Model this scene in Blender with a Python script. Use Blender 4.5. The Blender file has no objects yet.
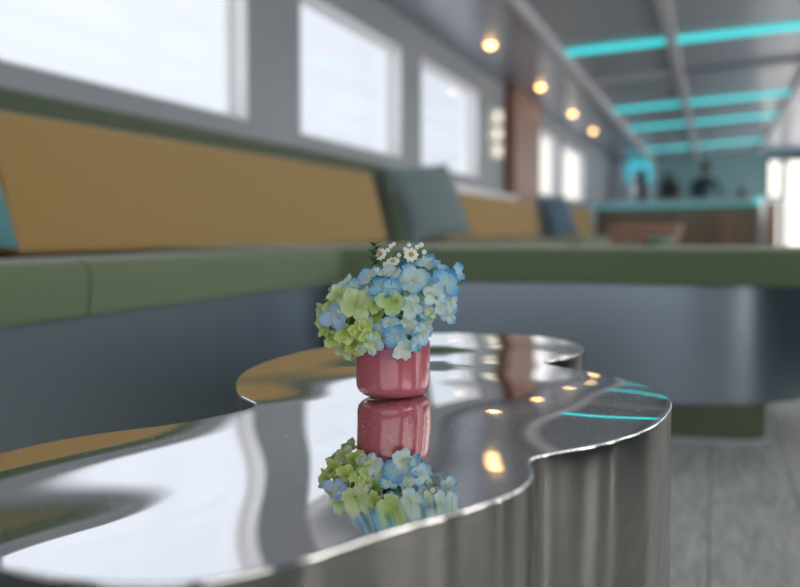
import bpy, bmesh, math, random
from mathutils import Vector, Matrix, noise
from mathutils.geometry import delaunay_2d_cdt
R = math.radians
PI = math.pi
random.seed(7)
scn = bpy.context.scene
COL = scn.collection

# ------------------------------------------------------------------ camera
EYE = 0.5
YAW, PITCH = R(15.908), R(3.2)
cd = bpy.data.cameras.new('camera')
cam = bpy.data.objects.new('camera', cd)
COL.objects.link(cam)
cam.location = (0, 0, EYE)
cam.rotation_euler = (R(90) - PITCH, 0, YAW)
cd.sensor_width = 36
cd.lens = 36 * 1100 / 800
cd.clip_start = 0.02
cd.dof.use_dof = True
cd.dof.focus_distance = 0.85
cd.dof.aperture_fstop = 4.7
scn.camera = cam

# ------------------------------------------------------------------ sky and exposure
scn.view_settings.view_transform = 'Standard'
scn.view_settings.look = 'None'
scn.view_settings.exposure = 0.0
scn.view_settings.gamma = 1.0
scn.view_settings.use_curve_mapping = False
SKY_LEFT = (0.92, 0.98, 1.09)
SKY_RIGHT = (4.4, 4.2, 3.9)
SKY_BACK = (2.4, 2.45, 2.5)
SKY_AHEAD = (1.9, 1.8, 1.65)
world = bpy.data.worlds.new('overcast_sky')
scn.world = world
world.use_nodes = True
wn, wl = world.node_tree.nodes, world.node_tree.links
wn.clear()
wo = wn.new('ShaderNodeOutputWorld')
bg = wn.new('ShaderNodeBackground')
tc = wn.new('ShaderNodeTexCoord')
sx = wn.new('ShaderNodeSeparateXYZ')
wl.new(tc.outputs['Generated'], sx.inputs[0])
def wmap(sock, a, b):
    m = wn.new('ShaderNodeMapRange'); m.interpolation_type = 'SMOOTHSTEP'
    m.inputs['From Min'].default_value = a; m.inputs['From Max'].default_value = b
    wl.new(sock, m.inputs['Value']); return m.outputs[0]
def wmix(fac, a, b):
    m = wn.new('ShaderNodeMix'); m.data_type = 'RGBA'
    wl.new(fac, m.inputs['Factor'])
    for s, v in ((6, a), (7, b)):
        if isinstance(v, tuple): m.inputs[s].default_value = (*v, 1)
        else: wl.new(v, m.inputs[s])
    return m.outputs[2]
c1 = wmix(wmap(sx.outputs[0], 0.15, 0.6), SKY_LEFT, SKY_RIGHT)
c2 = wmix(wmap(sx.outputs[1], 0.97, 0.995), c1, SKY_AHEAD)
ym = wn.new('ShaderNodeMath'); ym.operation = 'MULTIPLY'; ym.inputs[1].default_value = -1
wl.new(sx.outputs[1], ym.inputs[0])
c3 = wmix(wmap(ym.outputs[0], 0.6, 0.9), c2, SKY_BACK)
wl.new(c3, bg.inputs['Color'])
bg.inputs['Strength'].default_value = 1.0
wl.new(bg.outputs[0], wo.inputs[0])

# ------------------------------------------------------------------ materials
def mat(name, base=(0.5, 0.5, 0.5), rough=0.5, metal=0.0, spec=0.5, emit=None, es=1.0, coat=0.0, sheen=0.0, trans=0.0, sss=0.0):
    m = bpy.data.materials.new(name); m.use_nodes = True
    b = m.node_tree.nodes['Principled BSDF']
    b.inputs['Base Color'].default_value = (*base, 1)
    b.inputs['Roughness'].default_value = rough
    b.inputs['Metallic'].default_value = metal
    b.inputs['Specular IOR Level'].default_value = spec
    b.inputs['Coat Weight'].default_value = coat
    b.inputs['Coat Roughness'].default_value = 0.03
    b.inputs['Sheen Weight'].default_value = sheen
    b.inputs['Transmission Weight'].default_value = trans
    if sss:
        b.inputs['Subsurface Weight'].default_value = sss
        b.inputs['Subsurface Scale'].default_value = 0.004
    if emit:
        b.inputs['Emission Color'].default_value = (*emit, 1)
        b.inputs['Emission Strength'].default_value = es
    return m
def nd(m, t): return m.node_tree.nodes.new(t)
def lk(m, a, b): m.node_tree.links.new(a, b)
def bsdf(m): return m.node_tree.nodes['Principled BSDF']
def coords(m, scale=(1, 1, 1), kind='Object'):
    t = nd(m, 'ShaderNodeTexCoord'); mp = nd(m, 'ShaderNodeMapping')
    mp.inputs['Scale'].default_value = scale
    lk(m, t.outputs[kind], mp.inputs[0]); return mp.outputs[0]
def noisy(m, scale, c1, c2, stretch=(1, 1, 1), detail=4, bump=0.0, lo=0.3, hi=0.7, dist=0.001):
    n = nd(m, 'ShaderNodeTexNoise'); n.inputs['Scale'].default_value = scale; n.inputs['Detail'].default_value = detail
    lk(m, coords(m, stretch), n.inputs['Vector'])
    r = nd(m, 'ShaderNodeValToRGB')
    r.color_ramp.elements[0].position = lo; r.color_ramp.elements[1].position = hi
    r.color_ramp.elements[0].color = (*c1, 1); r.color_ramp.elements[1].color = (*c2, 1)
    lk(m, n.outputs[0], r.inputs[0]); lk(m, r.outputs[0], bsdf(m).inputs['Base Color'])
    if bump:
        b = nd(m, 'ShaderNodeBump'); b.inputs['Strength'].default_value = bump; b.inputs['Distance'].default_value = dist
        lk(m, n.outputs[0], b.inputs['Height']); lk(m, b.outputs[0], bsdf(m).inputs['Normal'])
    return n
def fabric(name, c, v=0.12, scale=500):
    m = mat(name, c, 0.85, sheen=0.25, spec=0.25)
    noisy(m, scale, tuple(x * (1 - v) for x in c), tuple(x * (1 + v) for x in c), bump=0.3, dist=0.0006)
    return m

M = {}
M['yellow'] = fabric('ochre_fabric', (0.43, 0.28, 0.10))
M['green'] = fabric('sage_green_leather', (0.14, 0.195, 0.108), 0.06)
M['dark_green'] = fabric('dark_green_fabric', (0.085, 0.125, 0.08), 0.08)
M['teal'] = fabric('teal_blue_cushion_fabric', (0.11, 0.30, 0.35), 0.2, 300)
M['bluegrey'] = fabric('blue_grey_cushion_fabric', (0.21, 0.28, 0.30), 0.2, 300)
M['slate'] = fabric('slate_blue_cushion_fabric', (0.10, 0.17, 0.25), 0.2, 300)
M['wall'] = mat('grey_blue_wall_paint', (0.26, 0.295, 0.35), 0.45)
noisy(M['wall'], 3, (0.25, 0.285, 0.34), (0.27, 0.305, 0.36))
M['white'] = mat('white_window_trim', (0.78, 0.77, 0.80), 0.35)
M['ceiling'] = mat('glossy_grey_ceiling_panel', (0.29, 0.315, 0.38), 0.26, spec=0.6)
M['soffit'] = mat('satin_grey_soffit', (0.30, 0.32, 0.33), 0.35, spec=0.5)
M['beam'] = mat('pale_lilac_grey_ceiling_batten', (0.46, 0.45, 0.50), 0.4)
M['darkbeam'] = mat('slate_blue_ceiling_batten', (0.16, 0.18, 0.26), 0.4)
M['led'] = mat('cyan_led_diffuser', (0.1, 0.6, 0.6), 0.4, emit=(0.02, 0.72, 0.78), es=1.0)
M['led_bar'] = mat('cyan_led_bar_edge', (0.1, 0.6, 0.6), 0.4, emit=(0.03, 0.75, 0.78), es=0.8)
M['lamp'] = mat('warm_downlight_lens', (1, 0.8, 0.5), 0.4, emit=(1.0, 0.58, 0.22), es=9.0)
M['lamp_ring'] = mat('brushed_lamp_ring', (0.5, 0.5, 0.5), 0.3, metal=1)
M['floor'] = mat('grey_washed_plank_floor', (0.3, 0.32, 0.3), 0.42)
m = M['floor']
br = nd(m, 'ShaderNodeTexBrick'); br.inputs['Scale'].default_value = 1
br.inputs['Brick Width'].default_value = 1.4; br.inputs['Row Height'].default_value = 0.16
br.inputs['Mortar Size'].default_value = 0.0015
br.inputs['Color1'].default_value = (0.50, 0.52, 0.49, 1); br.inputs['Color2'].default_value = (0.56, 0.57, 0.54, 1)
br.inputs['Mortar'].default_value = (0.14, 0.15, 0.15, 1)
mp = nd(m, 'ShaderNodeMapping'); mp.inputs['Rotation'].default_value = (0, 0, R(90))
t = nd(m, 'ShaderNodeTexCoord'); lk(m, t.outputs['Object'], mp.inputs[0]); lk(m, mp.outputs[0], br.inputs['Vector'])
n = nd(m, 'ShaderNodeTexNoise'); n.inputs['Scale'].default_value = 9; n.inputs['Detail'].default_value = 8; n.inputs['Distortion'].default_value = 1.2
lk(m, coords(m, (5, 0.6, 1)), n.inputs['Vector'])
mx = nd(m, 'ShaderNodeMix'); mx.data_type = 'RGBA'; mx.blend_type = 'OVERLAY'; mx.inputs['Factor'].default_value = 0.75
lk(m, br.outputs[0], mx.inputs[6]); lk(m, n.outputs[0], mx.inputs[7]); lk(m, mx.outputs[2], bsdf(m).inputs['Base Color'])

def steel(name, c, rough, wob, scale, stretch):
    m = mat(name, c, rough, metal=1)
    n = nd(m, 'ShaderNodeTexNoise'); n.inputs['Scale'].default_value = scale; n.inputs['Detail'].default_value = 2
    lk(m, coords(m, stretch), n.inputs['Vector'])
    b = nd(m, 'ShaderNodeBump'); b.inputs['Strength'].default_value = 1; b.inputs['Distance'].default_value = wob
    lk(m, n.outputs[0], b.inputs['Height']); lk(m, b.outputs[0], bsdf(m).inputs['Normal'])
    return m
M['panel'] = steel('satin_stainless_panel', (0.285, 0.335, 0.39), 0.30, 0.002, 3.0, (1, 1, 0.15))
M['chrome_side'] = steel('polished_steel_table_side', (0.275, 0.272, 0.258), 0.06, 0.006, 7.0, (1, 1, 0.3))
M['chrome_top'] = mat('mirror_polished_table_top', (0.86, 0.86, 0.86), 0.012, metal=1)
m = M['chrome_top']                                                 # fine dust grains lying on the mirror
n = nd(m, 'ShaderNodeTexNoise'); n.inputs['Scale'].default_value = 520; n.inputs['Detail'].default_value = 0
lk(m, coords(m), n.inputs['Vector'])
n2 = nd(m, 'ShaderNodeTexNoise'); n2.inputs['Scale'].default_value = 9; lk(m, coords(m), n2.inputs['Vector'])
ad = nd(m, 'ShaderNodeMath'); ad.operation = 'MULTIPLY_ADD'; ad.inputs[1].default_value = 0.18
lk(m, n2.outputs[0], ad.inputs[0]); lk(m, n.outputs[0], ad.inputs[2])
r = nd(m, 'ShaderNodeValToRGB'); r.color_ramp.elements[0].position = 0.885; r.color_ramp.elements[1].position = 0.92
lk(m, ad.outputs[0], r.inputs[0])
mx = nd(m, 'ShaderNodeMath'); mx.operation = 'MULTIPLY_ADD'; mx.inputs[1].default_value = -0.5; mx.inputs[2].default_value = 1
lk(m, r.outputs[0], mx.inputs[0]); lk(m, mx.outputs[0], bsdf(m).inputs['Metallic'])
mx = nd(m, 'ShaderNodeMath'); mx.operation = 'MULTIPLY_ADD'; mx.inputs[1].default_value = 0.5; mx.inputs[2].default_value = 0.012
lk(m, r.outputs[0], mx.inputs[0]); lk(m, mx.outputs[0], bsdf(m).inputs['Roughness'])
M['rim'] = mat('bright_polished_rim', (0.92, 0.92, 0.92), 0.04, metal=1)
M['pot'] = mat('dusty_pink_glazed_ceramic', (0.43, 0.10, 0.135), 0.22, coat=0.3, spec=0.6)
M['pot_in'] = mat('dark_soil', (0.04, 0.03, 0.02), 0.9)
M['stem'] = mat('green_stem', (0.13, 0.24, 0.05), 0.5, sss=0.1)
M['leaf'] = mat('dark_green_leaf', (0.05, 0.14, 0.035), 0.45)
M['eye_lime'] = mat('lime_floret_eye', (0.45, 0.55, 0.12), 0.5)
M['daisy'] = mat('white_daisy_petal', (0.85, 0.86, 0.80), 0.5, sss=0.2)
M['daisy_eye'] = mat('golden_daisy_center', (0.55, 0.30, 0.03), 0.6)
noisy(M['daisy_eye'], 900, (0.35, 0.16, 0.02), (0.75, 0.45, 0.05))
M['bud'] = mat('pale_green_bud', (0.62, 0.70, 0.40), 0.5)
M['copper'] = mat('brown_pink_wood_pillar', (0.27, 0.16, 0.14), 0.35)
noisy(M['copper'], 8, (0.25, 0.12, 0.085), (0.36, 0.18, 0.125), stretch=(1, 1, 0.1))
M['bar_wood'] = mat('brown_bar_wood', (.2, .14, .09), .5)
noisy(M['bar_wood'], 5, (0.20, 0.145, 0.095), (0.28, 0.20, 0.13), stretch=(1, 1, .15))
M['wood'] = mat('dark_brown_bar_wood', (0.15, 0.105, 0.07), 0.5)
noisy(M['wood'], 5, (0.11, 0.08, 0.055), (0.19, 0.13, 0.085), stretch=(1, 1, 0.15))
M['wood_light'] = mat('reddish_brown_wood', (0.36, 0.2, 0.14), 0.5)
noisy(M['wood_light'], 6, (0.30, 0.165, 0.115), (0.40, 0.23, 0.165), stretch=(0.2, 1, 1))
M['counter'] = mat('pale_blue_grey_counter_stone', (0.45, 0.55, 0.60), 0.3)
M['backwall'] = mat('teal_grey_bar_wall_cyan_wash', (0.19, 0.34, 0.37), 0.4)  # base colour pushed to cyan to carry the strip lights' wash
M['cabinet'] = mat('pale_blue_cabinet', (0.50, 0.72, 0.80), 0.35)
M['black'] = mat('black_plastic', (0.015, 0.018, 0.02), 0.4)
M['dark_cloth'] = mat('dark_teal_cloth', (0.02, 0.06, 0.075), 0.8)
M['skin'] = mat('skin', (0.32, 0.18, 0.12), 0.5, sss=0.1)
M['hair'] = mat('black_hair', (0.01, 0.01, 0.012), 0.6)
M['post'] = mat('dark_grey_metal_post', (0.09, 0.11, 0.14), 0.4)
M['steel_plain'] = mat('light_steel', (0.6, 0.64, 0.66), 0.3, metal=0.8)
M['base_green'] = mat('olive_green_plinth', (0.10, 0.13, 0.07), 0.6)
M['base_trim'] = mat('pale_grey_plinth_trim', (0.42, 0.45, 0.50), 0.35)
M['shade'] = mat('warm_white_lamp_shade', (0.9, 0.85, 0.75), 0.5, emit=(1.0, 0.88, 0.70), es=0.75)
M['bowl'] = mat('pale_mint_ceramic', (0.35, 0.48, 0.40), 0.3)
M['glass'] = bpy.data.materials.new('clear_window_glass'); M['glass'].use_nodes = True
g = M['glass']; g.node_tree.nodes.clear()
go = nd(g, 'ShaderNodeOutputMaterial'); gm = nd(g, 'ShaderNodeMixShader'); gt = nd(g, 'ShaderNodeBsdfTransparent'); gg = nd(g, 'ShaderNodeBsdfGlossy')
gg.inputs['Roughness'].default_value = 0.0
gl = nd(g, 'ShaderNodeLayerWeight'); gp = nd(g, 'ShaderNodeMath'); gp.operation = 'POWER'; gp.inputs[1].default_value = 5
lk(g, gl.outputs['Facing'], gp.inputs[0]); gf = nd(g, 'ShaderNodeMath'); gf.operation = 'MULTIPLY_ADD'; gf.inputs[1].default_value = 0.35; gf.inputs[2].default_value = 0.015
lk(g, gp.outputs[0], gf.inputs[0])
gt.inputs[0].default_value = (1, 1, 1, 1)
lk(g, gf.outputs[0], gm.inputs[0]); lk(g, gt.outputs[0], gm.inputs[1]); lk(g, gg.outputs[0], gm.inputs[2]); lk(g, gm.outputs[0], go.inputs[0])

# ------------------------------------------------------------------ helpers
def tag(o, label=None, cat=None, group=None, kind=None):
    if label: o['label'] = label
    if cat: o['category'] = cat
    if group: o['group'] = group
    if kind: o['kind'] = kind
    return o
def empty(name, loc, label, cat, group=None, rz=0):
    o = bpy.data.objects.new(name, None); COL.objects.link(o)
    o.location = loc; o.rotation_euler = (0, 0, rz); o.empty_display_size = 0.05
    return tag(o, label, cat, group)
def link(name, bm, m, parent=None, smooth=True, loc=None):
    me = bpy.data.meshes.new(name)
    bm.normal_update(); bm.to_mesh(me); bm.free()
    for x in (m if isinstance(m, (list, tuple)) else [m]): me.materials.append(x)
    if smooth:
        for p in me.polygons: p.use_smooth = True
        me.set_sharp_from_angle(angle=R(42))
    o = bpy.data.objects.new(name, me); COL.objects.link(o)
    if parent: o.parent = parent
    if loc: o.location = loc
    return o
def bev(bm, edges, w, seg=3):
    if w > 0: bmesh.ops.bevel(bm, geom=edges, offset=w, segments=seg, profile=0.5, affect='EDGES', clamp_overlap=True)
def box(x0, x1, y0, y1, z0, z1, w=0.0, seg=3, bm=None):
    own = bmesh.new()
    vs = [own.verts.new((x, y, z)) for x in (x0, x1) for y in (y0, y1) for z in (z0, z1)]
    for f in ((0, 1, 3, 2), (4, 6, 7, 5), (0, 4, 5, 1), (2, 3, 7, 6), (0, 2, 6, 4), (1, 5, 7, 3)):
        own.faces.new([vs[i] for i in f])
    bmesh.ops.recalc_face_normals(own, faces=own.faces)
    bev(own, own.edges[:], w, seg)
    if bm is None: return own
    me = bpy.data.meshes.new('tmp'); own.to_mesh(me); own.free(); bm.from_mesh(me); bpy.data.meshes.remove(me)
    return bm
def prism(pts, a0, a1, axis='z', w=0.0, seg=3):
    """extrude a 2-D outline along an axis; z: (x,y)  y: (x,z)"""
    bm = bmesh.new()
    def P(p, a): return (p[0], p[1], a) if axis == 'z' else (p[0], a, p[1])
    lo = [bm.verts.new(P(p, a0)) for p in pts]; hi = [bm.verts.new(P(p, a1)) for p in pts]
    n = len(pts)
    f0 = bm.faces.new(lo); f1 = bm.faces.new(hi[::-1])
    for i in range(n): bm.faces.new((lo[i], hi[i], hi[(i + 1) % n], lo[(i + 1) % n]))
    bmesh.ops.recalc_face_normals(bm, faces=bm.faces)
    if w:
        if axis == 'z': ed = list(f0.edges) + list(f1.edges)
        else: ed = bm.edges[:]
        bev(bm, ed, w, seg)
    return bm
def round_poly(pts, rads, n=10):
    """outline with rounded corners"""
    out = []
    N = len(pts)
    for i, p in enumerate(pts):
        r = rads[i]; p = Vector(p)
        a = Vector(pts[i - 1]); b = Vector(pts[(i + 1) % N])
        if r <= 0: out.append(tuple(p)); continue
        da = (a - p).normalized(); db = (b - p).normalized()
        ang = da.angle(db); t = r / math.tan(ang / 2)
        c = p + (da + db).normalized() * (r / math.sin(ang / 2))
        s = p + da * t - c; e = p + db * t - c
        a0 = math.atan2(s.y, s.x); a1 = math.atan2(e.y, e.x)
        d = (a1 - a0 + PI) % (2 * PI) - PI
        for k in range(n + 1):
            q = a0 + d * k / n; out.append((c.x + r * math.cos(q), c.y + r * math.sin(q)))
    return out
def lathe(prof, n=48, bm=None, c=(0, 0, 0)):
    bm = bm or bmesh.new(); rings = []
    for r, z in prof:
        if r < 1e-6: rings.append([bm.verts.new((c[0], c[1], c[2] + z))])
        else: rings.append([bm.verts.new((c[0] + r * math.cos(2 * PI * k / n), c[1] + r * math.sin(2 * PI * k / n), c[2] + z)) for k in range(n)])
    for a, b in zip(rings, rings[1:]):
        for k in range(n):
            q = [a[k % len(a)], a[(k + 1) % len(a)], b[(k + 1) % len(b)], b[k % len(b)]]
            q = list(dict.fromkeys(q))
            if len(q) > 2: bm.faces.new(q)
    bmesh.ops.recalc_face_normals(bm, faces=bm.faces)
    return bm
def tube(pts, r0, r1=None, n=8, bm=None):
    bm = bm or bmesh.new(); r1 = r0 if r1 is None else r1
    pts = [Vector(p) for p in pts]; rings = []
    for i, p in enumerate(pts):
        d = (pts[min(i + 1, len(pts) - 1)] - pts[max(i - 1, 0)]).normalized()
        u = d.orthogonal().normalized() if abs(d.z) < 0.9 else d.cross(Vector((0, 1, 0))).normalized()
        v = d.cross(u); r = r0 + (r1 - r0) * i / (len(pts) - 1)
        rings.append([bm.verts.new(p + (u * math.cos(2 * PI * k / n) + v * math.sin(2 * PI * k / n)) * r) for k in range(n)])
    for a, b in zip(rings, rings[1:]):
        for k in range(n): bm.faces.new((a[k], a[(k + 1) % n], b[(k + 1) % n], b[k]))
    bm.faces.new(rings[0][::-1]); bm.faces.new(rings[-1])
    bmesh.ops.recalc_face_normals(bm, faces=bm.faces)
    return bm
def struct(name, bm, m, parent=None, smooth=False):
    o = link(name, bm, m, parent, smooth)
    if not parent: o['kind'] = 'structure'
    return o

# ------------------------------------------------------------------ room shell
XL, XR, YB, YF = -1.70, 1.70, -1.6, 20.0
SOFF = 1.71
struct('floor', box(XL - 0.1, XR + 0.1, YB - 0.1, YF + 0.1, -0.06, 0.0), M['floor'])

def wall_with_holes(name, x0, x1, ya, yb, z0, z1, holes):
    """a side wall (thick in x) with window openings: list of (y0,y1,z0,z1)"""
    bm = bmesh.new(); cur = ya
    for (a, b, c, d) in sorted(holes):
        box(x0, x1, cur, a, z0, z1, bm=bm)
        box(x0, x1, a, b, z0, c, bm=bm); box(x0, x1, a, b, d, z1, bm=bm)
        cur = b
    box(x0, x1, cur, yb, z0, z1, bm=bm)
    return struct(name, bm, M['wall'])

LW = [(-1.05, 0.1, .92, 1.53), (0.52, 1.82, .92, 1.53), (2.25, 3.86, .92, 1.53), (4.41, 5.98, .915, 1.53), (6.42, 8.07, .90, 1.545), (10.9, 12.35, .89, 1.54), (12.86, 15.0, .90, 1.54)]
wall_with_holes('wall_left', XL - 0.09, XL, YB, YF, 0, SOFF + 0.03, LW)
RW = [(-1.3, 0.4, .75, 1.72), (0.95, 1.25, .06, 1.72), (1.45, 1.62, .06, 1.72), (1.9, 2.5, .75, 1.72), (2.9, 4.5, .75, 1.72), (4.9, 6.9, .75, 1.72), (7.3, 9.3, .75, 1.72), (9.7, 11.7, .75, 1.72), (12.1, 14.1, .75, 1.72), (14.5, 16.5, .75, 1.72), (16.9, 19.4, .3, 1.72)]  # two narrow floor-height openings are added to throw vertical highlights on the steel panel
wall_with_holes('wall_right', XR, XR + 0.09, YB, YF, 0, 1.98, RW)

wi = 0
def window(y0, y1, z0, z1, xin, side):
    """reveal lining with a slim frame at its outer face and a pane; side -1 = left wall"""
    global wi; wi += 1
    out = xin + side * 0.088
    t = 0.006
    root = empty('window_%d' % wi, (xin, (y0 + y1) / 2, z0), None, None); root['kind'] = 'structure'
    oy = root.location.y
    bm = bmesh.new()
    a, b = sorted((0.004 * -side, side * 0.086))
    Y0, Y1, Z1 = y0 - oy, y1 - oy, z1 - z0
    box(a, b, Y0 , Y0 + t, 0, Z1, bm=bm); box(a, b, Y1 - t, Y1, 0, Z1, bm=bm)
    box(a, b, Y0 + t, Y1 - t, 0, t, bm=bm); box(a, b, Y0 + t, Y1 - t, Z1 - t, Z1, bm=bm)
    link('reveal', bm, M['white'], root, False)
    bm = bmesh.new(); a, b = sorted((side * 0.060, side * 0.085)); w = 0.02
    box(a, b, Y0 + t, Y0 + w, t, Z1 - t, bm=bm); box(a, b, Y1 - w, Y1 - t, t, Z1 - t, bm=bm)
    box(a, b, Y0 + w, Y1 - w, t, w, bm=bm); box(a, b, Y0 + w, Y1 - w, Z1 - w, Z1 - t, bm=bm)
    link('window_frame', bm, M['white'], root, False)
    a, b = sorted((side * 0.070, side * 0.073))
    link('window_pane', box(a, b, Y0 + w - .003, Y1 - w + .003, w - .003, Z1 - w + .003), M['glass'], root, False)
    # inner casing line
    return root
for h in LW: window(*h, XL, -1)
for h in RW: window(*h, XR, 1)

# wall behind the camera: a wide glazed opening
bm = bmesh.new()
box(XL - .09, -1.3, YB - .09, YB, 0, 1.98, bm=bm); box(1.3, XR + .09, YB - .09, YB, 0, 1.98, bm=bm)
box(-1.3, 1.3, YB - .09, YB, 0, .55, bm=bm); box(-1.3, 1.3, YB - .09, YB, 1.6, 1.98, bm=bm)
struct('wall_back', bm, M['wall'])
root = empty('window_%d' % (wi + 1), (0, YB, .55), None, None); root['kind'] = 'structure'
bm = bmesh.new()
for x in (-1.3, -.44, .42, 1.27): box(x, x + .03, -.06, -.02, 0, 1.05, bm=bm)
box(-1.27, 1.27, -.06, -.02, 0, .03, bm=bm); box(-1.27, 1.27, -.06, -.02, 1.02, 1.05, bm=bm)
link('window_frame', bm, M['white'], root, False)
link('window_pane', box(-1.28, 1.28, -.042, -.038, .02, 1.03), M['glass'], root, False)

# far end wall: solid behind the bar, glazed doors on the right
DX0 = 0.85
bm = bmesh.new()
box(XL - .09, DX0, YF, YF + .09, 0, 1.98, bm=bm)
box(DX0, XR + .09, YF, YF + .09, 1.785, 1.98, bm=bm)
struct('wall_front', bm, M['backwall'])
root = empty('door_1', (DX0, YF, 0), None, None); root['kind'] = 'structure'
bm = bmesh.new(); W = XR - DX0
box(0, .05, .02, .07, 0, 1.785, bm=bm)
for z in (0.0, 1.05, 1.715): box(.05, .24, .02, .07, z, z + .07, bm=bm)
box(.24, .34, .02, .07, 0, 1.785, bm=bm)
box(.34, W, .02, .07, 0, .03, bm=bm); box(.34, W, .02, .07, 1.715, 1.785, bm=bm)
link('door_frame', bm, M['post'], root, False)
link('door_pane', box(.03, W, .043, .047, .02, 1.77), M['glass'], root, False)

# ceiling: flat soffit along each side, raised cambered centre between
XRIM, XRR = -1.04, 0.74
def cz(x): return 1.775 + 0.072 * (x - XRIM)
struct('ceiling', prism([(XL - .09, SOFF), (XRIM, SOFF), (XRIM, cz(XRIM)), (XRR, cz(XRR)), (XR + .09, cz(XRR) - .02), (XR + .09, 2.1), (XL - .09, 2.1)], YB - .09, YF + .09, 'y'), M['ceiling'])
struct('trim_1', box(XRIM - .025, XRIM + .02, YB, YF, SOFF - .012, cz(XRIM) - .004, .004, 1), M['beam'])     # rim batten
bm = prism([(-.335, cz(-.335) + .001), (-.265, cz(-.265) + .001), (-.265, cz(-.3) - .04), (-.335, cz(-.3) - .04)], YB, YF, 'y'); struct('trim_2', bm, M['beam'])
bm = prism([(XRR - .03, cz(XRR) + .001), (XRR + .02, cz(XRR) - .001), (XRR + .02, cz(XRR) - .05), (XRR - .03, cz(XRR) - .05)], YB, YF, 'y'); struct('trim_3', bm, M['beam'])
ti = 3
def batten(y, w, m, x0, x1, d=.03, name=None, label=None):
    global ti
    bm = prism([(x0, cz(x0) + .001), (x1, cz(x1) + .001), (x1, cz(x1) - d), (x0, cz(x0) - d)], y - w / 2, y + w / 2, 'y')
    if name: return bm
    ti += 1; return struct('trim_%d' % ti, bm, m)
SPANS = [(XRIM + .022, -.337), (-.263, XRR - .032), (XRR + .022, XR - .02)]
for y, m in ((1.4, 'darkbeam'), (5.45, 'beam'), (9.45, 'darkbeam')):
    for a, b in SPANS[:2]: batten(y, .09, M[m if a > -.3 else 'beam'], a, b)
for y in (-.6, 3.4, 7.9, 11.75, 13.9, 17.6):
    for k, (a, b) in enumerate(SPANS[:2]):
        row = {-.6: 'behind the camera', 3.4: 'above the near table', 7.9: 'nearest seen across the ceiling', 11.75: 'second across the ceiling', 13.9: 'third across the ceiling', 17.6: 'farthest, above the bar'}[y]
        o = link('led_strip_light', batten(y, .11, None, a, b, .022, 'x'), M['led'], None, False)
        tag(o, 'cyan glowing ceiling light strip %s, %s of the pale centre batten' % (row, ('left', 'right')[k]), 'strip light', 'cyan ceiling strip lights')

# pillar of brown wood and narrow wall lamp between the windows
struct('trim_20', box(XL, XL + .10, 9.15, 10.45, 0, SOFF, .01, 2), M['copper'])
struct('trim_21', box(XL, XL + .06, 10.45, 10.75, 0, SOFF, .008, 2), M['wood'])
wl_ = empty('wall_lamp', (XL, 8.62, 1.08), 'narrow wall lamp with stacked warm white shades beside the brown pillar', 'wall lamp')
link('mount', box(0, .015, -.16, .16, 0, .42, .004, 1), M['steel_plain'], wl_)
for k in range(3):
    link('lamp_shade', lathe([(0, 0), (.026, .004), (.034, .03), (.028, .09), (.014, .10), (0, .102)], 24, c=(.05, 0, .01 + k * .135)), M['shade'], wl_)

# downlights in the soffit
dl = None
DLW = {-1.4: 'behind the camera', .6: 'beside the camera', 2.7: 'over the near sofa', 4.9: 'over the left sofa seat', 7.03: 'above the third window, largest in view', 9.16: 'near the brown pillar, second in view', 11.3: 'third in view', 13.3: 'farthest and smallest in view'}
for y, w in DLW.items():
    if dl is None:
        dl = empty('downlight', (-1.40, y, SOFF), 'x', 'ceiling light', 'round downlights along the left soffit')
        ring = link('trim_ring', lathe([(.036, -.001), (.05, -.001), (.052, -.004), (.044, -.008), (.036, -.006), (.036, -.001)], 32), M['lamp_ring'], dl)
        lens = link('lens', lathe([(0, -.034), (.012, -.032), (.024, -.024), (.032, -.013), (.035, -.003), (.035, 0), (0, 0)], 32), M['lamp'], dl)
        o = dl
    else:
        o = dl.copy(); COL.objects.link(o); o.location.y = y
        for c in (ring, lens):
            q = c.copy(); COL.objects.link(q); q.parent = o
    o['label'] = 'small round warm recessed ceiling light %s' % w

# ------------------------------------------------------------------ sofa along the left wall and across the room
ZS, ZB = 0.460, 0.376
seat_prof = round_poly([(-.875, ZB), (-.868, ZS), (-1.42, .445), (-1.42, ZB - .01)], [.012, .024, .02, .005], 5)
GS = 'green seat cushions'
for y0, y1, lab in ((-1.5, -.2, 'long sage green seat cushion on the left sofa, behind the camera'),
                    (-.2, 1.415, 'sage green seat cushion at the left edge, nearest on the left sofa'),
                    (1.415, 2.53, 'sage green seat cushion of the left sofa, below the long ochre backrest'),
                    (3.36, 6.3, 'sage green seat cushion beyond the corner, below the nearer blue-grey cushion'),
                    (6.3, 10.2, 'sage green seat cushion below the second ochre backrest'),
                    (10.2, 14.0, 'sage green seat cushion at the far end of the left wall')):
    o = link('seat_cushion', prism(seat_prof, y0 + .002, y1 - .002, 'y'), M['green']); 
    bmx = bmesh.new(); bmx.from_mesh(o.data)
    caps = [f for f in bmx.faces if len(f.verts) > 6]
    bev(bmx, list({e for f in caps for e in f.edges}), .012, 3)
    bmx.to_mesh(o.data); bmx.free()
    for p in o.data.polygons: p.use_smooth = True
    tag(o, lab, 'seat cushion', GS)
# crosswise cushion with a soft bow front and rounded free end
tpts = [(-1.40, 3.36), (-1.40, 2.535), (-.885, 2.535), (-.87, 2.56), (-.64, 2.60), (-.26, 2.645), (-.03, 2.622), (.185, 2.590), (.50, 2.56), (.80, 2.62), (.80, 3.36)]
tpts = round_poly(tpts, [0, 0, .01, .02, .2, .8, .8, .8, .3, .14, .14], 6)
o = link('seat_cushion', prism(tpts, ZB, ZS, 'z', .018, 4), M['green'])
tag(o, 'long crosswise sage green seat cushion at centre right, behind the mirrored table', 'seat cushion', GS)

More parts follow.
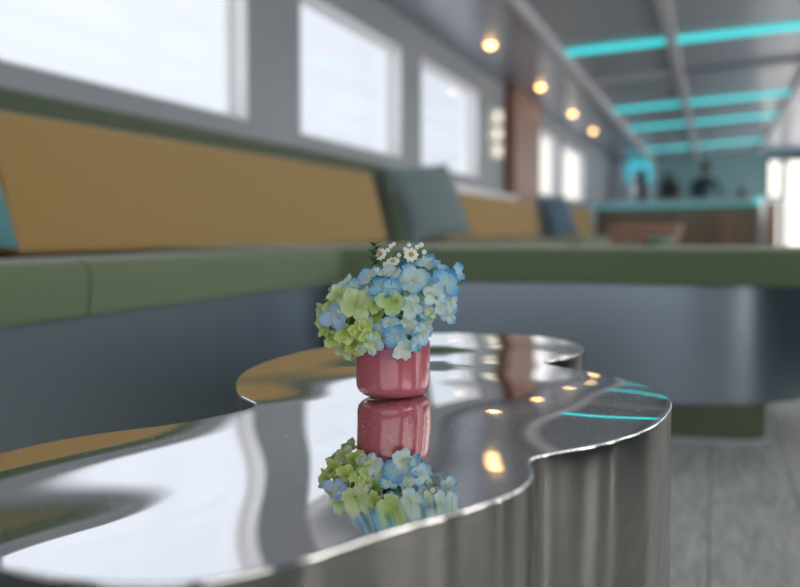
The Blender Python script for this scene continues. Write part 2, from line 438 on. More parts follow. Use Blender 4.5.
# steel front panels
pn = empty('sofa', (-.9, 0, 0), 'built-in sofa with satin steel front panel, olive plinth and dark green backrest frame', 'sofa')
bm = prism([(-.925, -1.5), (-.905, -1.5), (-.905, 2.50), (-.895, 2.545), (-.86, 2.575), (-.64, 2.615), (-.26, 2.655), (-.08, 2.655), (.06, 2.685), (.13, 2.725), (.20, 2.80), (.26, 2.92), (.28, 3.05), (.28, 3.30), (.262, 3.30), (.262, 3.05), (.242, 2.93), (.185, 2.815), (.12, 2.742), (.055, 2.704), (-.08, 2.675), (-.26, 2.675), (-.64, 2.635), (-.87, 2.595), (-.92, 2.56)], .094, ZB + .001)
pp = link('front_panel', bm, M['panel'], pn); pp.location = (.9, 0, 0)
pl = link('plinth', prism(round_poly([(-1.65, -1.5), (-.94, -1.5), (-.94, 2.68), (.125, 2.68), (.125, 3.2), (-1.65, 3.2)], [0, 0, .02, .07, .05, 0], 8), .012, .0945), M['base_green'], pn); pl.location = (.9, 0, 0)
pt = link('plinth_trim', prism(round_poly([(-1.65, -1.5), (-.93, -1.5), (-.93, 2.665), (.14, 2.665), (.14, 3.22), (-1.65, 3.22)], [0, 0, .02, .08, .05, 0], 8), 0.0, .0125, 'z', .003, 2), M['base_trim'], pn); pt.location = (.9, 0, 0)
pd = link('deck', prism([(-1.69, -1.5), (-.93, -1.5), (-.93, 2.60), (-.64, 2.645), (-.05, 2.69), (.05, 2.72), (.23, 2.95), (.24, 3.28), (-.92, 3.28), (-.92, 14.0), (-1.69, 14.0)], ZB - .05, ZB - .012), M['wood'], pn); pd.location = (.9, 0, 0)
link('rear_panel', box(-.02, .0, 3.30, 14.0, .02, ZB - .012), M['panel'], pn, False)

# upholstered green backrest frame behind the ochre pads
def back_pad(y0, y1, zb, zt, xb, xt, th, m, name, lab, cat, grp, w=.018):
    prof = round_poly([(xb - th, zb), (xb, zb), (xt, zt), (xt - th, zt)], [.008, .012, .024, .012], 5)
    o = link(name, prism(prof, y0, y1, 'y'), m)
    b = bmesh.new(); b.from_mesh(o.data)
    caps = [f for f in b.faces if len(f.verts) > 6]
    bev(b, list({e for f in caps for e in f.edges}), min(w, .007), 3); b.to_mesh(o.data); b.free()
    for p in o.data.polygons: p.use_smooth = True
    if cat is None: o.parent = pn; o.location = (.9, 0, 0); return o
    return tag(o, lab, cat, grp)
back_pad(-1.5, 5.38, .40, .842, -1.535, -1.60, .08, M['dark_green'], 'backrest_frame', None, None, None)
GY = 'ochre backrest pads'
back_pad(-1.3, 1.93, .452, .764, -1.422, -1.505, .085, M['yellow'], 'backrest_cushion', 'ochre backrest pad, only its shaded edge showing at the far left', 'backrest cushion', GY)
back_pad(2.035, 4.80, .452, .768, -1.422, -1.505, .085, M['yellow'], 'backrest_cushion', 'long ochre backrest pad below the first windows, the longest and nearest one', 'backrest cushion', GY)
back_pad(5.95, 9.33, .456, .745, -1.43, -1.50, .095, M['yellow'], 'backrest_cushion', 'ochre backrest pad between the two blue-grey cushions', 'backrest cushion', GY)
back_pad(10.9, 13.9, .456, .767, -1.43, -1.50, .095, M['yellow'], 'backrest_cushion', 'small far ochre backrest pad next to the bar', 'backrest cushion', GY)
back_pad(5.42, 14.0, .40, .72, -1.605, -1.615, .06, M['dark_green'], 'backrest_frame', None, None, None)
tag(link('window_ledge', box(XL, -1.55, 6.55, 8.95, .745, .80, .008, 2), M['white']), 'white ledge below the third window, above the middle ochre pad', 'ledge')

def pillow(name, loc, size, thick, rot, m, lab):
    """square scatter cushion standing on its edge: local x = thickness, y,z = face"""
    bm = bmesh.new(); n = 20; g = {}
    for s in (-1, 1):
        for i in range(n + 1):
            for j in range(n + 1):
                u, v = i / n * 2 - 1, j / n * 2 - 1
                rim = abs(u) == 1 or abs(v) == 1
                if rim and s == 1: g[s, i, j] = g[-1, i, j]; continue
                k = max(0, (1 - u * u) * (1 - v * v)) ** 0.42
                pin = 1 - .07 * (1 - abs(v) ** 2) * abs(u) ** 3; pin2 = 1 - .07 * (1 - abs(u) ** 2) * abs(v) ** 3
                wr = .004 * noise.noise(Vector((u * 3, v * 3, s * 5)))
                g[s, i, j] = bm.verts.new((s * (thick / 2 * k + wr * k), u * size / 2 * pin, v * size / 2 * pin2 + size / 2))
    for s in (-1, 1):
        for i in range(n):
            for j in range(n): 
                bm.faces.new((g[s, i, j], g[s, i + 1, j], g[s, i + 1, j + 1], g[s, i, j + 1]))
    bmesh.ops.recalc_face_normals(bm, faces=bm.faces)
    o = link(name, bm, m); o.location = loc; o.rotation_euler = rot
    return tag(o, lab, 'cushion', 'scatter cushions on the sofa')
pillow('scatter_cushion', (-1.27, 1.64, .468), .30, .10, (0, R(-24), R(-8)), M['teal'], 'teal blue scatter cushion cut by the left edge of the photo')
pillow('scatter_cushion', (-1.27, 5.22, .466), .40, .13, (R(6), R(-24), R(-38)), M['bluegrey'], 'blue-grey scatter cushion leaning at the end of the long ochre backrest')
pillow('scatter_cushion', (-1.25, 9.66, .466), .38, .13, (R(6), R(-24), R(-34)), M['slate'], 'slate blue scatter cushion farther back, right of the middle ochre pad')

# ------------------------------------------------------------------ things around the bar
pts_t = None
tb = empty('low_table', (-.42, 7.2, 0), 'low reddish brown wooden table beyond the crosswise seat', 'table')
link('tabletop', box(-.22, .22, -.3, .3, .50, .548, .006, 2), M['wood_light'], tb)
link('apron', box(-.20, .20, -.28, .28, .44, .4995), M['wood_light'], tb, False)
for sx_ in (-1, 1):
    for sy in (-1, 1):
        x, y = sx_ * .18, sy * .26
        link('leg', box(x - .02, x + .02, y - .02, y + .02, 0, .4395, .003, 1), M['wood_light'], tb)
bw = link('bowl', lathe([(0, 0), (.022, .001), (.026, .006), (.036, .018), (.040, .028), (.0375, .028), (.033, .018), (.022, .009), (0, .008)], 32), M['bowl'])
bw.location = (-.145, 3.22, ZS + .0005); tag(bw, 'small pale mint bowl at the back edge of the crosswise seat', 'bowl')

bar = empty('bar_counter', (-1.7, 15.5, 0), 'long bar counter with brown wooden front and cyan lit edge', 'bar counter')
bl = Vector((2.24, -1.75)); L = bl.length; bd = bl.normalized(); ba = math.atan2(bl.y, bl.x)
def barpart(name, x0, x1, y0, y1, z0, z1, m, w=0):
    o = link(name, box(x0, x1, y0, y1, z0, z1, w, 2), m, bar); o.rotation_euler = (0, 0, ba); return o
barpart('counter_top', .16, L, -.08, .45, .842, .91, M['counter'], .004)
barpart('led_edge', .16, L - .01, -.07, -.04, .829, .8415, M['led_bar'])
barpart('front_panel', .16, L - .03, 0, .03, 0, .8415, M['bar_wood'])
barpart('body', .2, L - .06, .031, .40, 0, .8415, M['wood'])
barpart('post_strip', L - .55, L - .40, -.012, -.0005, 0, .80, M['wood_light'])
barpart('end_post', L - .028, L + .02, -.03, .03, 0, .8415, M['steel_plain'])
barpart('end_light', L - .03, L + .03, -.105, -.081, .84, .90, M['led_bar'])

cb = empty('bar_cabinet', (-1.25, 19.6, 0), 'tall pale blue lit cabinet behind the bar on the left', 'cabinet')
link('body', box(-.22, .24, -.25, .38, 0, 1.74, .006, 1), M['cabinet'], cb)
link('door', box(-.21, -.0, -.27, -.2505, .1, 1.3, .003, 1), M['cabinet'], cb)
link('door', box(.01, .23, -.27, -.2505, .1, 1.3, .003, 1), M['cabinet'], cb)
ld = link('light_panel', box(-.20, .20, -.275, -.2505, 1.36, 1.70, .003, 1), mat('cyan_lit_cabinet_panel', (.1, .5, .6), .4, emit=(.05, .50, .62), es=0.8), cb)
tag(link('refrigerator', box(-1.695, -1.48, 18.6, 19.98, 0, 1.68, .01, 2), mat('lilac_grey_enamel', (.40, .44, .52), .3)), 'lilac grey tall appliance against the left wall behind the bar', 'refrigerator')
cl = lathe([(0, 0), (.05, 0), (.055, .02), (.055, .30), (.03, .36), (.02, .44), (0, .445)], 24)
tag(link('bottle', cl, M['steel_plain'], loc=(-1.02, 14.98 + .05, .9105)), 'tall pale bottle standing on the bar before the dark speaker', 'bottle')
sp = empty('column_speaker', (-.92, 14.98, .9105), 'narrow black upright box on the bar right of the pale bottle', 'speaker')
link('cabinet', box(-.05, .05, -.05, .05, 0, .42, .008, 2), M['black'], sp)
link('grille', box(-.043, .043, -.055, -.0505, .02, .40, .002, 1), mat('dark_grille', (.03, .04, .045), .8), sp)
tag(link('jar', lathe([(0, 0), (.05, 0), (.055, .01), (.055, .09), (.045, .10), (.045, .12), (0, .12)], 24), M['black'], loc=(.33, 14.1, .9105)), 'small dark jar standing near the right end of the bar', 'jar')

# person working behind the bar
pr_loc = (-.20, 19.0)
def skin_body(name, verts, edges, radii, m, parent, root=0, sub=2):
    me = bpy.data.meshes.new(name); me.from_pydata([Vector(v) for v in verts], edges, []); me.materials.append(m)
    o = bpy.data.objects.new(name, me); COL.objects.link(o); o.parent = parent
    s = o.modifiers.new('skin', 'SKIN'); s.use_smooth_shade = True
    for i, r in enumerate(radii):
        me.skin_vertices[0].data[i].radius = (r, r) if not isinstance(r, tuple) else r
    me.skin_vertices[0].data[root].use_root = True
    u = o.modifiers.new('sub', 'SUBSURF'); u.levels = sub; u.render_levels = sub
    return o
pr = empty('person', (pr_loc[0], pr_loc[1], 0), 'person in dark clothes standing behind the bar, beside a dark coffee machine', 'person', rz=R(165))
V = [(0, 0, .84), (0, 0, 1.00), (-.01, -.02, 1.16), (-.03, -.05, 1.33), (-.03, -.07, 1.42), (-.03, -.08, 1.47),
     (-.19, -.05, 1.33), (-.26, -.14, 1.14), (-.28, -.33, 1.08), (.13, -.05, 1.33), (.20, -.12, 1.13), (.16, -.30, 1.06),
     (-.09, 0, .80), (-.10, 0, .44), (-.10, .02, .08), (-.10, -.12, .03), (.09, 0, .80), (.10, 0, .44), (.10, .02, .08), (.10, -.12, .03)]
Ed = [(0, 1), (1, 2), (2, 3), (3, 4), (4, 5), (3, 6), (6, 7), (7, 8), (3, 9), (9, 10), (10, 11), (0, 12), (12, 13), (13, 14), (14, 15), (0, 16), (16, 17), (17, 18), (18, 19)]
Rr = [.125, .115, .125, .12, .05, .05, .06, .045, .033, .06, .045, .033, .085, .058, .042, .035, .085, .058, .042, .035]
body = skin_body('body', V, Ed, Rr, M['dark_cloth'], pr)
hb = bmesh.new(); bmesh.ops.create_uvsphere(hb, u_segments=24, v_segments=16, radius=1)
for v in hb.verts:
    x, y, z = v.co
    v.co = Vector((-.03 + x * .072 * (1 - .12 * max(0, -z)), -.10 + y * .088, 1.555 + z * .105))
    if y < -.9 and -.3 < z < .15 and abs(x) < .2: v.co.y -= .012
link('head', hb, M['skin'], pr)
hh = bmesh.new(); bmesh.ops.create_uvsphere(hh, u_segments=24, v_segments=16, radius=1)
for v in hh.verts:
    x, y, z = v.co
    v.co = Vector((-.03 + x * .082, -.088 + y * .094, 1.578 + z * .098))
bmesh.ops.delete(hh, geom=[v for v in hh.verts if v.co.y < -.15 and v.co.z < 1.58], context='VERTS')
link('hair', hh, M['hair'], pr)
em = empty('coffee_machine', (-.72, 18.50, 0), 'dark bulky coffee machine on a stand beside the person behind the bar', 'coffee machine')
link('stand', box(-.22, .20, -.18, .18, 0, 1.05, .005, 1), M['wood'], em)
link('body', box(-.14, .18, -.15, .15, 1.0505, 1.32, .03, 3), M['black'], em)
link('hopper', lathe([(0, 0), (.05, 0), (.085, .10), (.085, .13), (0, .135)], 24, c=(0, 0, 1.3205)), M['black'], em)
link('spout', box(-.03, .07, -.20, -.1505, 1.14, 1.22, .01, 2), M['black'], em)

# ------------------------------------------------------------------ mirrored cloud table
TZ = 0.365
TS = (EYE - TZ) / 0.17            # overall size factor of the table and the bouquet
anchor = [(-.539, .740), (-.528, .80), (-.503, .85), (-.474, .885), (-.450, .925), (-.436, .970), (-.436, 1.005), (-.452, 1.028), (-.478, 1.06), (-.505, 1.11),
          (-.535, 1.18), (-.558, 1.26), (-.573, 1.36), (-.571, 1.45), (-.549, 1.555), (-.510, 1.65), (-.445, 1.74), (-.373, 1.79), (-.290, 1.795), (-.228, 1.745),
          (-.186, 1.66), (-.178, 1.58), (-.188, 1.50), (-.204, 1.455), (-.210, 1.425), (-.198, 1.395), (-.160, 1.350), (-.102, 1.280), (-.062, 1.205), (-.040, 1.126), (-.036, 1.063),
          (-.043, .988), (-.058, .934), (-.085, .882), (-.110, .848), (-.126, .826), (-.129, .805), (-.122, .775), (-.118, .740), (-.123, .70), (-.136, .670),
          (-.153, .632), (-.171, .60), (-.188, .563), (-.204, .527), (-.222, .500), (-.243, .480), (-.268, .470), (-.300, .468), (-.335, .474), (-.372, .490), (-.425, .525), (-.475, .575), (-.515, .635), (-.537, .69)]
anchor = [(x * TS, y * TS) for x, y in anchor]
def catmull(pts, n):
    out = []; N = len(pts)
    for i in range(N):
        p0, p1, p2, p3 = [Vector(pts[(i + k) % N]) for k in (-1, 0, 1, 2)]
        for k in range(n):
            t = k / n
            out.append(0.5 * ((2 * p1) + (-p0 + p2) * t + (2 * p0 - 5 * p1 + 4 * p2 - p3) * t * t + (-p0 + 3 * p1 - 3 * p2 + p3) * t ** 3))
    return out
def smooth_closed(P, it):
    for _ in range(it): P = [(P[i - 1] + P[i] * 2 + P[(i + 1) % len(P)]) / 4 for i in range(len(P))]
    return P
def resample(P, step):
    L = [0]; N = len(P)
    for i in range(N): L.append(L[-1] + (P[(i + 1) % N] - P[i]).length)
    n = int(L[-1] / step); out = []; j = 0
    for k in range(n):
        s = L[-1] * k / n
        while L[j + 1] < s: j += 1
        t = (s - L[j]) / (L[j + 1] - L[j]); out.append(P[j].lerp(P[(j + 1) % N], t))
    return out
outline = resample(smooth_closed(catmull(anchor, 8), 5), .0036)
NO = len(outline)
onorm = []
for i in range(NO):
    d = (outline[(i + 1) % NO] - outline[i - 1]).normalized(); onorm.append(Vector((-d.y, d.x)))
area = sum(outline[i].cross(outline[(i + 1) % NO]) for i in range(NO))
if area < 0: onorm = [-x for x in onorm]                     # now pointing inwards
# shallow undulation left by the polishing: height above the mean plane at (x, y)
BUMPS = [(-0.5, 0.33, -0.08), (-0.5, 0.388, -0.25), (-0.5, 0.446, -0.49), (-0.5, 0.504, -0.69), (-0.5, 0.562, -1.1), (-0.5, 0.62, 0.42), (-0.5, 0.678, 1.58), (-0.5, 0.736, -0.12), (-0.5, 0.794, -0.51), (-0.5, 0.852, -0.09), (-0.5, 0.91, 0.44), (-0.5, 0.968, 0.43), (-0.5, 1.026, 0.46), (-0.5, 1.084, -0.25), (-0.5, 1.142, -0.25), (-0.5, 1.2, 0.31), (-0.5, 1.258, 0.13), (-0.5, 1.316, -0.03), (-0.5, 1.374, 0.08), (-0.5, 1.432, 0.08), (-0.442, 0.33, -0.57), (-0.442, 0.388, -0.92), (-0.442, 0.446, -1.04), (-0.442, 0.504, -0.36), (-0.442, 0.562, -1.25), (-0.442, 0.62, -1.12), (-0.442, 0.678, -0.91), (-0.442, 0.736, -2.57), (-0.442, 0.794, -0.73), (-0.442, 0.852, -0.14), (-0.442, 0.91, 0.53), (-0.442, 0.968, -0.12), (-0.442, 1.026, 0.09), (-0.442, 1.084, -0.76), (-0.442, 1.142, -0.91), (-0.442, 1.2, 0.18), (-0.442, 1.258, -0.12), (-0.442, 1.316, -0.08), (-0.442, 1.374, 0.56), (-0.442, 1.432, 0.4), (-0.384, 0.33, -1.97), (-0.384, 0.388, -1.82), (-0.384, 0.446, -0.78), (-0.384, 0.504, 0.65), (-0.384, 0.562, 1.08), (-0.384, 0.62, -0.23), (-0.384, 0.678, -0.84), (-0.384, 0.736, -0.72), (-0.384, 0.794, 1.34), (-0.384, 0.852, -0.23), (-0.384, 0.91, -0.46), (-0.384, 0.968, -1.32), (-0.384, 1.026, -0.5), (-0.384, 1.084, -0.37), (-0.384, 1.142, -0.34), (-0.384, 1.2, 0.1), (-0.384, 1.258, -0.84), (-0.384, 1.316, -0.1), (-0.384, 1.374, 1.38), (-0.384, 1.432, 0.73), (-0.326, 0.33, -2.19), (-0.326, 0.388, -0.56), (-0.326, 0.446, 0.36), (-0.326, 0.504, -1.73), (-0.326, 0.562, -1.04), (-0.326, 0.62, -0.57), (-0.326, 0.678, 0.63), (-0.326, 0.736, 1.2), (-0.326, 0.794, 0.47), (-0.326, 0.852, -0.94), (-0.326, 0.91, -1.08), (-0.326, 0.968, -0.5), (-0.326, 1.026, -0.46), (-0.326, 1.084, 0.13), (-0.326, 1.142, 1.38), (-0.326, 1.2, 0.53), (-0.326, 1.258, -1.17), (-0.326, 1.316, 0.06), (-0.326, 1.374, 1.39), (-0.326, 1.432, 0.22), (-0.268, 0.33, 0.27), (-0.268, 0.388, 2.09), (-0.268, 0.446, 0.63), (-0.268, 0.504, -1.74), (-0.268, 0.562, -1.16), (-0.268, 0.62, -0.46), (-0.268, 0.678, -0.2), (-0.268, 0.736, -1.88), (-0.268, 0.794, -1.34), (-0.268, 0.852, 0.14), (-0.268, 0.91, -0.02), (-0.268, 0.968, 3.23), (-0.268, 1.026, 1.33), (-0.268, 1.084, -0.25), (-0.268, 1.142, 1.6), (-0.268, 1.2, 0.67), (-0.268, 1.258, -0.47), (-0.268, 1.316, 0.49), (-0.268, 1.374, 0.62), (-0.268, 1.432, -0.24), (-0.21, 0.33, -0.27), (-0.21, 0.388, -0.46), (-0.21, 0.446, -1.18), (-0.21, 0.504, 1.75), (-0.21, 0.562, 2.01), (-0.21, 0.62, 1.09), (-0.21, 0.678, 1.35), (-0.21, 0.736, -0.71), (-0.21, 0.794, 1.36), (-0.21, 0.852, 1.83), (-0.21, 0.91, -0.88), (-0.21, 0.968, 2.15), (-0.21, 1.026, 1.08), (-0.21, 1.084, -0.63), (-0.21, 1.142, 0.16), (-0.21, 1.2, -0.27), (-0.21, 1.258, -0.12), (-0.21, 1.316, 0.28), (-0.21, 1.374, -0.29), (-0.21, 1.432, -0.14), (-0.152, 0.33, -0.91), (-0.152, 0.388, -1), (-0.152, 0.446, -0.87), (-0.152, 0.504, 0.39), (-0.152, 0.562, -0.96), (-0.152, 0.62, -1.66), (-0.152, 0.678, -0.5), (-0.152, 0.736, -0.04), (-0.152, 0.794, 1.03), (-0.152, 0.852, 0.73), (-0.152, 0.91, -0.03), (-0.152, 0.968, -0.49), (-0.152, 1.026, -1.47), (-0.152, 1.084, -0.35), (-0.152, 1.142, -0.15), (-0.152, 1.2, -0.72), (-0.152, 1.258, -0.17), (-0.152, 1.374, -0.64), (-0.152, 1.432, -0.27), (-0.094, 0.33, 0.86), (-0.094, 0.388, 2.14), (-0.094, 0.446, 1.06), (-0.094, 0.504, -1.2), (-0.094, 0.562, -0.59), (-0.094, 0.62, 0.75), (-0.094, 0.678, -0.52), (-0.094, 0.736, 0.78), (-0.094, 0.794, 0.26), (-0.094, 0.852, -0.83), (-0.094, 0.91, 1.66), (-0.094, 0.968, 1.27), (-0.094, 1.026, 0.31), (-0.094, 1.084, 1.18), (-0.094, 1.142, 0.56), (-0.094, 1.2, -0.28), (-0.094, 1.258, -0.07), (-0.094, 1.316, 0.06), (-0.094, 1.374, -0.27), (-0.094, 1.432, -0.21), (-0.036, 0.33, 0.84), (-0.036, 0.388, 1.71), (-0.036, 0.446, 0.94), (-0.036, 0.504, -0.31), (-0.036, 0.562, 1.37), (-0.036, 0.62, 1.97), (-0.036, 0.678, -0.88), (-0.036, 0.736, 0.69), (-0.036, 0.794, 1.12), (-0.036, 0.852, -0.09), (-0.036, 0.91, 0.66), (-0.036, 0.968, 0.02), (-0.036, 1.026, 0.42), (-0.036, 1.084, 1.08), (-0.036, 1.142, 0.5), (-0.036, 1.316, 0.05), (-0.036, 1.374, -0.03), (-0.036, 1.432, -0.05), (0.022, 0.33, 0.2), (0.022, 0.388, 0.4), (0.022, 0.446, 0.24), (0.022, 0.504, 0.08), (0.022, 0.562, 0.66), (0.022, 0.62, 0.15), (0.022, 0.678, -1.57), (0.022, 0.736, -0.45), (0.022, 0.794, 0.72), (0.022, 0.852, 0.9), (0.022, 0.91, 0.63), (0.022, 0.968, -0.75), (0.022, 1.026, -0.59), (0.022, 1.084, 0.11), (0.022, 1.142, 0.12)]      # centre x, centre y, height in mm
def relief(x, y):
    h = 0.0
    for (cx, cy, a) in BUMPS: h += a * math.exp(-((x - cx) ** 2 + (y - cy) ** 2) * 109.74)
    return h * .001
def edged(x, y):
    p = Vector((x, y)); return min((p - q).length for q in outline[::2])
ROLL, ROLLW = 0.0, 0.012
def sstep(a, b, v):
    t = max(0, min(1, (v - a) / (b - a))); return t * t * (3 - 2 * t)
def top_h(x, y, d): return relief(x, y) - ROLL * math.exp(-d / ROLLW)
inset = 0.0015
inner = [outline[i] + onorm[i] * inset for i in range(NO)]
def inside(p, poly):
    c = False; n = len(poly); x, y = p; j = n - 1
    for i in range(n):
        a, b = poly[i], poly[j]
        if (a.y > y) != (b.y > y) and x < (b.x - a.x) * (y - a.y) / (b.y - a.y) + a.x: c = not c
        j = i
    return c
g = .0085
pts = list(inner)
gx = [-.48 + g * i for i in range(int(.50 / g))]; gy = [.35 + g * j for j in range(int(1.1 / g))]
for j, y in enumerate(gy):
    for x in gx:
        x2 = x + (g / 2 if j % 2 else 0)
        p = Vector((x2, y))
        if edged(x2, y) > inset + .0055 and inside((x2, y), inner): pts.append(p)
vo, eo, fo, *_ = delaunay_2d_cdt([Vector(p) for p in pts], [(i, (i + 1) % NO) for i in range(NO)], [], 1, 1e-5)
tr = empty('coffee_table', (-.3, 1.1, 0), 'cloud-shaped mirror-polished steel coffee table holding the flower pot', 'coffee table')
me = bpy.data.meshes.new('tabletop')
hs = []
for v in vo:
    d = edged(v.x, v.y); hs.append((v.x + .3, v.y - 1.1, TZ + top_h(v.x, v.y, d)))
me.from_pydata(hs, [], [tuple(f) for f in fo]); me.validate(); me.update()
bmt = bmesh.new(); bmt.from_mesh(me); bmesh.ops.recalc_face_normals(bmt, faces=bmt.faces)
if sum(f.normal.z for f in bmt.faces) < 0: bmesh.ops.reverse_faces(bmt, faces=bmt.faces)
bmt.to_mesh(me); bmt.free()
me.materials.append(M['chrome_top'])
for p in me.polygons: p.use_smooth = True
top = bpy.data.objects.new('tabletop', me); COL.objects.link(top); top.parent = tr
e = .0008; nn = []
for v in me.vertices:
    x, y = v.co.x - .3, v.co.y + 1.1
    h0 = top_h(x, y, edged(x, y)); hx = top_h(x + e, y, edged(x + e, y)); hy = top_h(x, y + e, edged(x, y + e))
    nn.append(Vector((-(hx - h0) / e, -(hy - h0) / e, 1)).normalized())
me.normals_split_custom_set_from_vertices(nn)
# rim: quarter-round strip from the top surface down to the wall of the table
bm = bmesh.new(); rings = []
for k in range(7):
    a = k / 6 * PI / 2; ring = []
    for i in range(NO):
        q = outline[i] + onorm[i] * (inset - inset * math.sin(a))
        z = TZ + top_h(inner[i].x, inner[i].y, inset) * 1.0 - inset * (1 - math.cos(a))
        ring.append(bm.verts.new((q.x + .3, q.y - 1.1, z)))
    rings.append(ring)
for a, b in zip(rings, rings[1:]):
    for i in range(NO): bm.faces.new((a[i], b[i], b[(i + 1) % NO], a[(i + 1) % NO]))
bmesh.ops.recalc_face_normals(bm, faces=bm.faces)
link('rim', bm, M['rim'], tr)
bm = bmesh.new(); rings = []
for z in (TZ - inset - .0012, .24, .16, .08, .004, 0):
    rings.append([bm.verts.new(((outline[i] + onorm[i] * (0 if z > .001 else .003)).x + .3, (outline[i] + onorm[i] * (0 if z > .001 else .003)).y - 1.1,
                                z if z < .3 else TZ - inset + top_h(inner[i].x, inner[i].y, inset))) for i in range(NO)])
for a, b in zip(rings, rings[1:]):
    for i in range(NO): bm.faces.new((a[i], b[i], b[(i + 1) % NO], a[(i + 1) % NO]))
bmesh.ops.recalc_face_normals(bm, faces=bm.faces)
sd = link('side_wall', bm, M['chrome_side'], tr)

# ------------------------------------------------------------------ pot
PX, PY = -.3150 * TS, 1.079 * TS
PZ = TZ + relief(PX, PY) + .0006
pot = empty('flower_pot', (PX, PY, PZ), 'small glossy dusty pink ceramic pot on the mirrored table', 'flower pot')
pot.scale = (TS, TS, TS)
r0 = .0380
link('pot_body', lathe([(0, 0.001), (.022, 0.001), (.0235, 0), (.0275, 0), (.0325, .0022), (.0362, .006), (.0376, .011), (r0, .018), (r0, .050), (.0378, .0545), (.0370, .0565), (.0350, .0555), (.0342, .052), (.0342, .012), (.028, .006), (0, .005)], 96), M['pot'], pot)
link('flower_foam', lathe([(0, .0052), (.0275, .0065), (.0338, .013), (.0338, .044), (0, .046)], 48), M['pot_in'], pot)

# ------------------------------------------------------------------ hydrangeas
CR = Vector((math.cos(YAW), math.sin(YAW), 0)); CF = Vector((math.sin(YAW), -math.cos(YAW), 0)); CU = Vector((0, 0, 1))   # right / towards viewer / up
def petal_mat(name, inner_c, outer_c, edge_c, e0=.45, e1=1.0):
    m = mat(name, inner_c, 0.55, sss=0.25, spec=0.3)
    a = nd(m, 'ShaderNodeAttribute'); a.attribute_name = 'along'
    r = nd(m, 'ShaderNodeValToRGB'); el = r.color_ramp.elements
    el[0].position = .05; el[0].color = (*inner_c, 1); el[1].position = e1; el[1].color = (*edge_c, 1)
    q = el.new(e0); q.color = (*outer_c, 1)
    lk(m, a.outputs['Fac'], r.inputs[0])
    n = nd(m, 'ShaderNodeTexNoise'); n.inputs['Scale'].default_value = 90
    lk(m, coords(m), n.inputs['Vector'])
    ad = nd(m, 'ShaderNodeMath'); ad.operation = 'MULTIPLY_ADD'; ad.inputs[1].default_value = .5; ad.inputs[2].default_value = -.25
    lk(m, n.outputs[0], ad.inputs[0])
    su = nd(m, 'ShaderNodeMath'); su.operation = 'ADD'; lk(m, a.outputs['Fac'], su.inputs[0]); lk(m, ad.outputs[0], su.inputs[1]); lk(m, su.outputs[0], r.inputs[0])
    lk(m, r.outputs[0], bsdf(m).inputs['Base Color'])
    # thin petals let some light through
    tl = nd(m, 'ShaderNodeBsdfTranslucent'); lk(m, r.outputs[0], tl.inputs[0]); ms = nd(m, 'ShaderNodeMixShader'); ms.inputs[0].default_value = .3
    out = m.node_tree.nodes['Material Output']
    lk(m, bsdf(m).outputs[0], ms.inputs[1]); lk(m, tl.outputs[0], ms.inputs[2]); lk(m, ms.outputs[0], out.inputs[0])
    return m
PM = {
    'lime': petal_mat('lime_green_petal', (.40, .56, .08), (.60, .70, .24), (.76, .80, .42)),
    'cream': petal_mat('cream_green_petal', (.48, .60, .22), (.66, .74, .42), (.74, .82, .62)),
    'cup': petal_mat('lime_cup_petal_with_blue_edge', (.50, .64, .16), (.60, .72, .36), (.30, .60, .78)),
    'white': petal_mat('white_petal_with_pale_blue_edge', (.74, .82, .66), (.72, .84, .80), (.50, .74, .86)),
    'pale': petal_mat('pale_blue_petal', (.72, .80, .70), (.58, .78, .84), (.17, .50, .80)),
    'blue': petal_mat('sky_blue_petal', (.55, .74, .78), (.30, .61, .82), (.06, .33, .68)),
    'deep': petal_mat('deep_blue_petal', (.34, .60, .76), (.15, .45, .74), (.03, .22, .56)),
    'violet': petal_mat('periwinkle_petal', (.56, .68, .76), (.44, .60, .84), (.22, .40, .74)),
}
def make_petal(bm, lay, ang, L, W, cup, tilt, ruf, seed):
    """one rounded petal, x-y plane, rooted at the origin"""
    nu, nv = 7, 6; g = {}
    ca, sa = math.cos(ang), math.sin(ang)
    for i in range(nu + 1):
        u = i / nu
        wd = W * (math.sin(PI * min(1, (u * .80 + .04)) ** .85)) ** .75 if u < 1 else W * .42
        for j in range(nv + 1):
            v = j / nv * 2 - 1
            x = L * (u - .07 * v * v * u * u - (.05 * (1 - abs(v)) ** 2 * (u > .95)))
            if u > .99: x = L * (1 - .16 * abs(v) ** 2.2)
            y = wd / 2 * v
            z = tilt * x + cup * (u ** 2) * L + .16 * cup * abs(v) * W * 2 + ruf * W * noise.noise(Vector((u * 2.5, v * 1.8, seed)))
            g[i, j] = bm.verts.new((x * ca - y * sa, x * sa + y * ca, z))
            g[i, j][lay] = min(1, max(u, .35 + .65 * u * abs(v) ** 2 + .25 * u))* (0.25 + .75 * u)
    for i in range(nu):
        for j in range(nv): bm.faces.new((g[i, j], g[i + 1, j], g[i + 1, j + 1], g[i, j + 1]))
def make_floret(name, kind, size, pos, nrm, parent, cup=.12, n=4, spin=None, tilt=.1):
    rt_ = Matrix.Identity(3)
    nrm = Vector(nrm).normalized()
    rot = nrm.to_track_quat('Z', 'Y').to_matrix().to_4x4()
    spin = random.uniform(0, PI / 2) if spin is None else spin
    bm = bmesh.new(); lay = bm.verts.layers.float.new('along')
    for k in range(n):
        a = spin + 2 * PI * k / n + random.uniform(-.16, .16)
        s = size / 2 * random.uniform(.88, 1.14)
        make_petal(bm, lay, a, s, s * random.uniform(.84, 1.0), cup + random.uniform(-.16, .2), tilt + random.uniform(-.2, .22), .2, random.random() * 50)
    o = link(name, bm, PM[kind], parent)
    o.matrix_local = Matrix.Translation(pos) @ rot
    eb = bmesh.new(); bmesh.ops.create_icosphere(eb, subdivisions=2, radius=size * .045)
    for v in eb.verts: v.co.z += size * .03
    e_ = link('floret_eye', eb, M['eye_lime'] if kind in ('lime', 'cream', 'cup') else M['bud'], o)
    return o
K = .00102                                          # metres per unit of the flower layout below
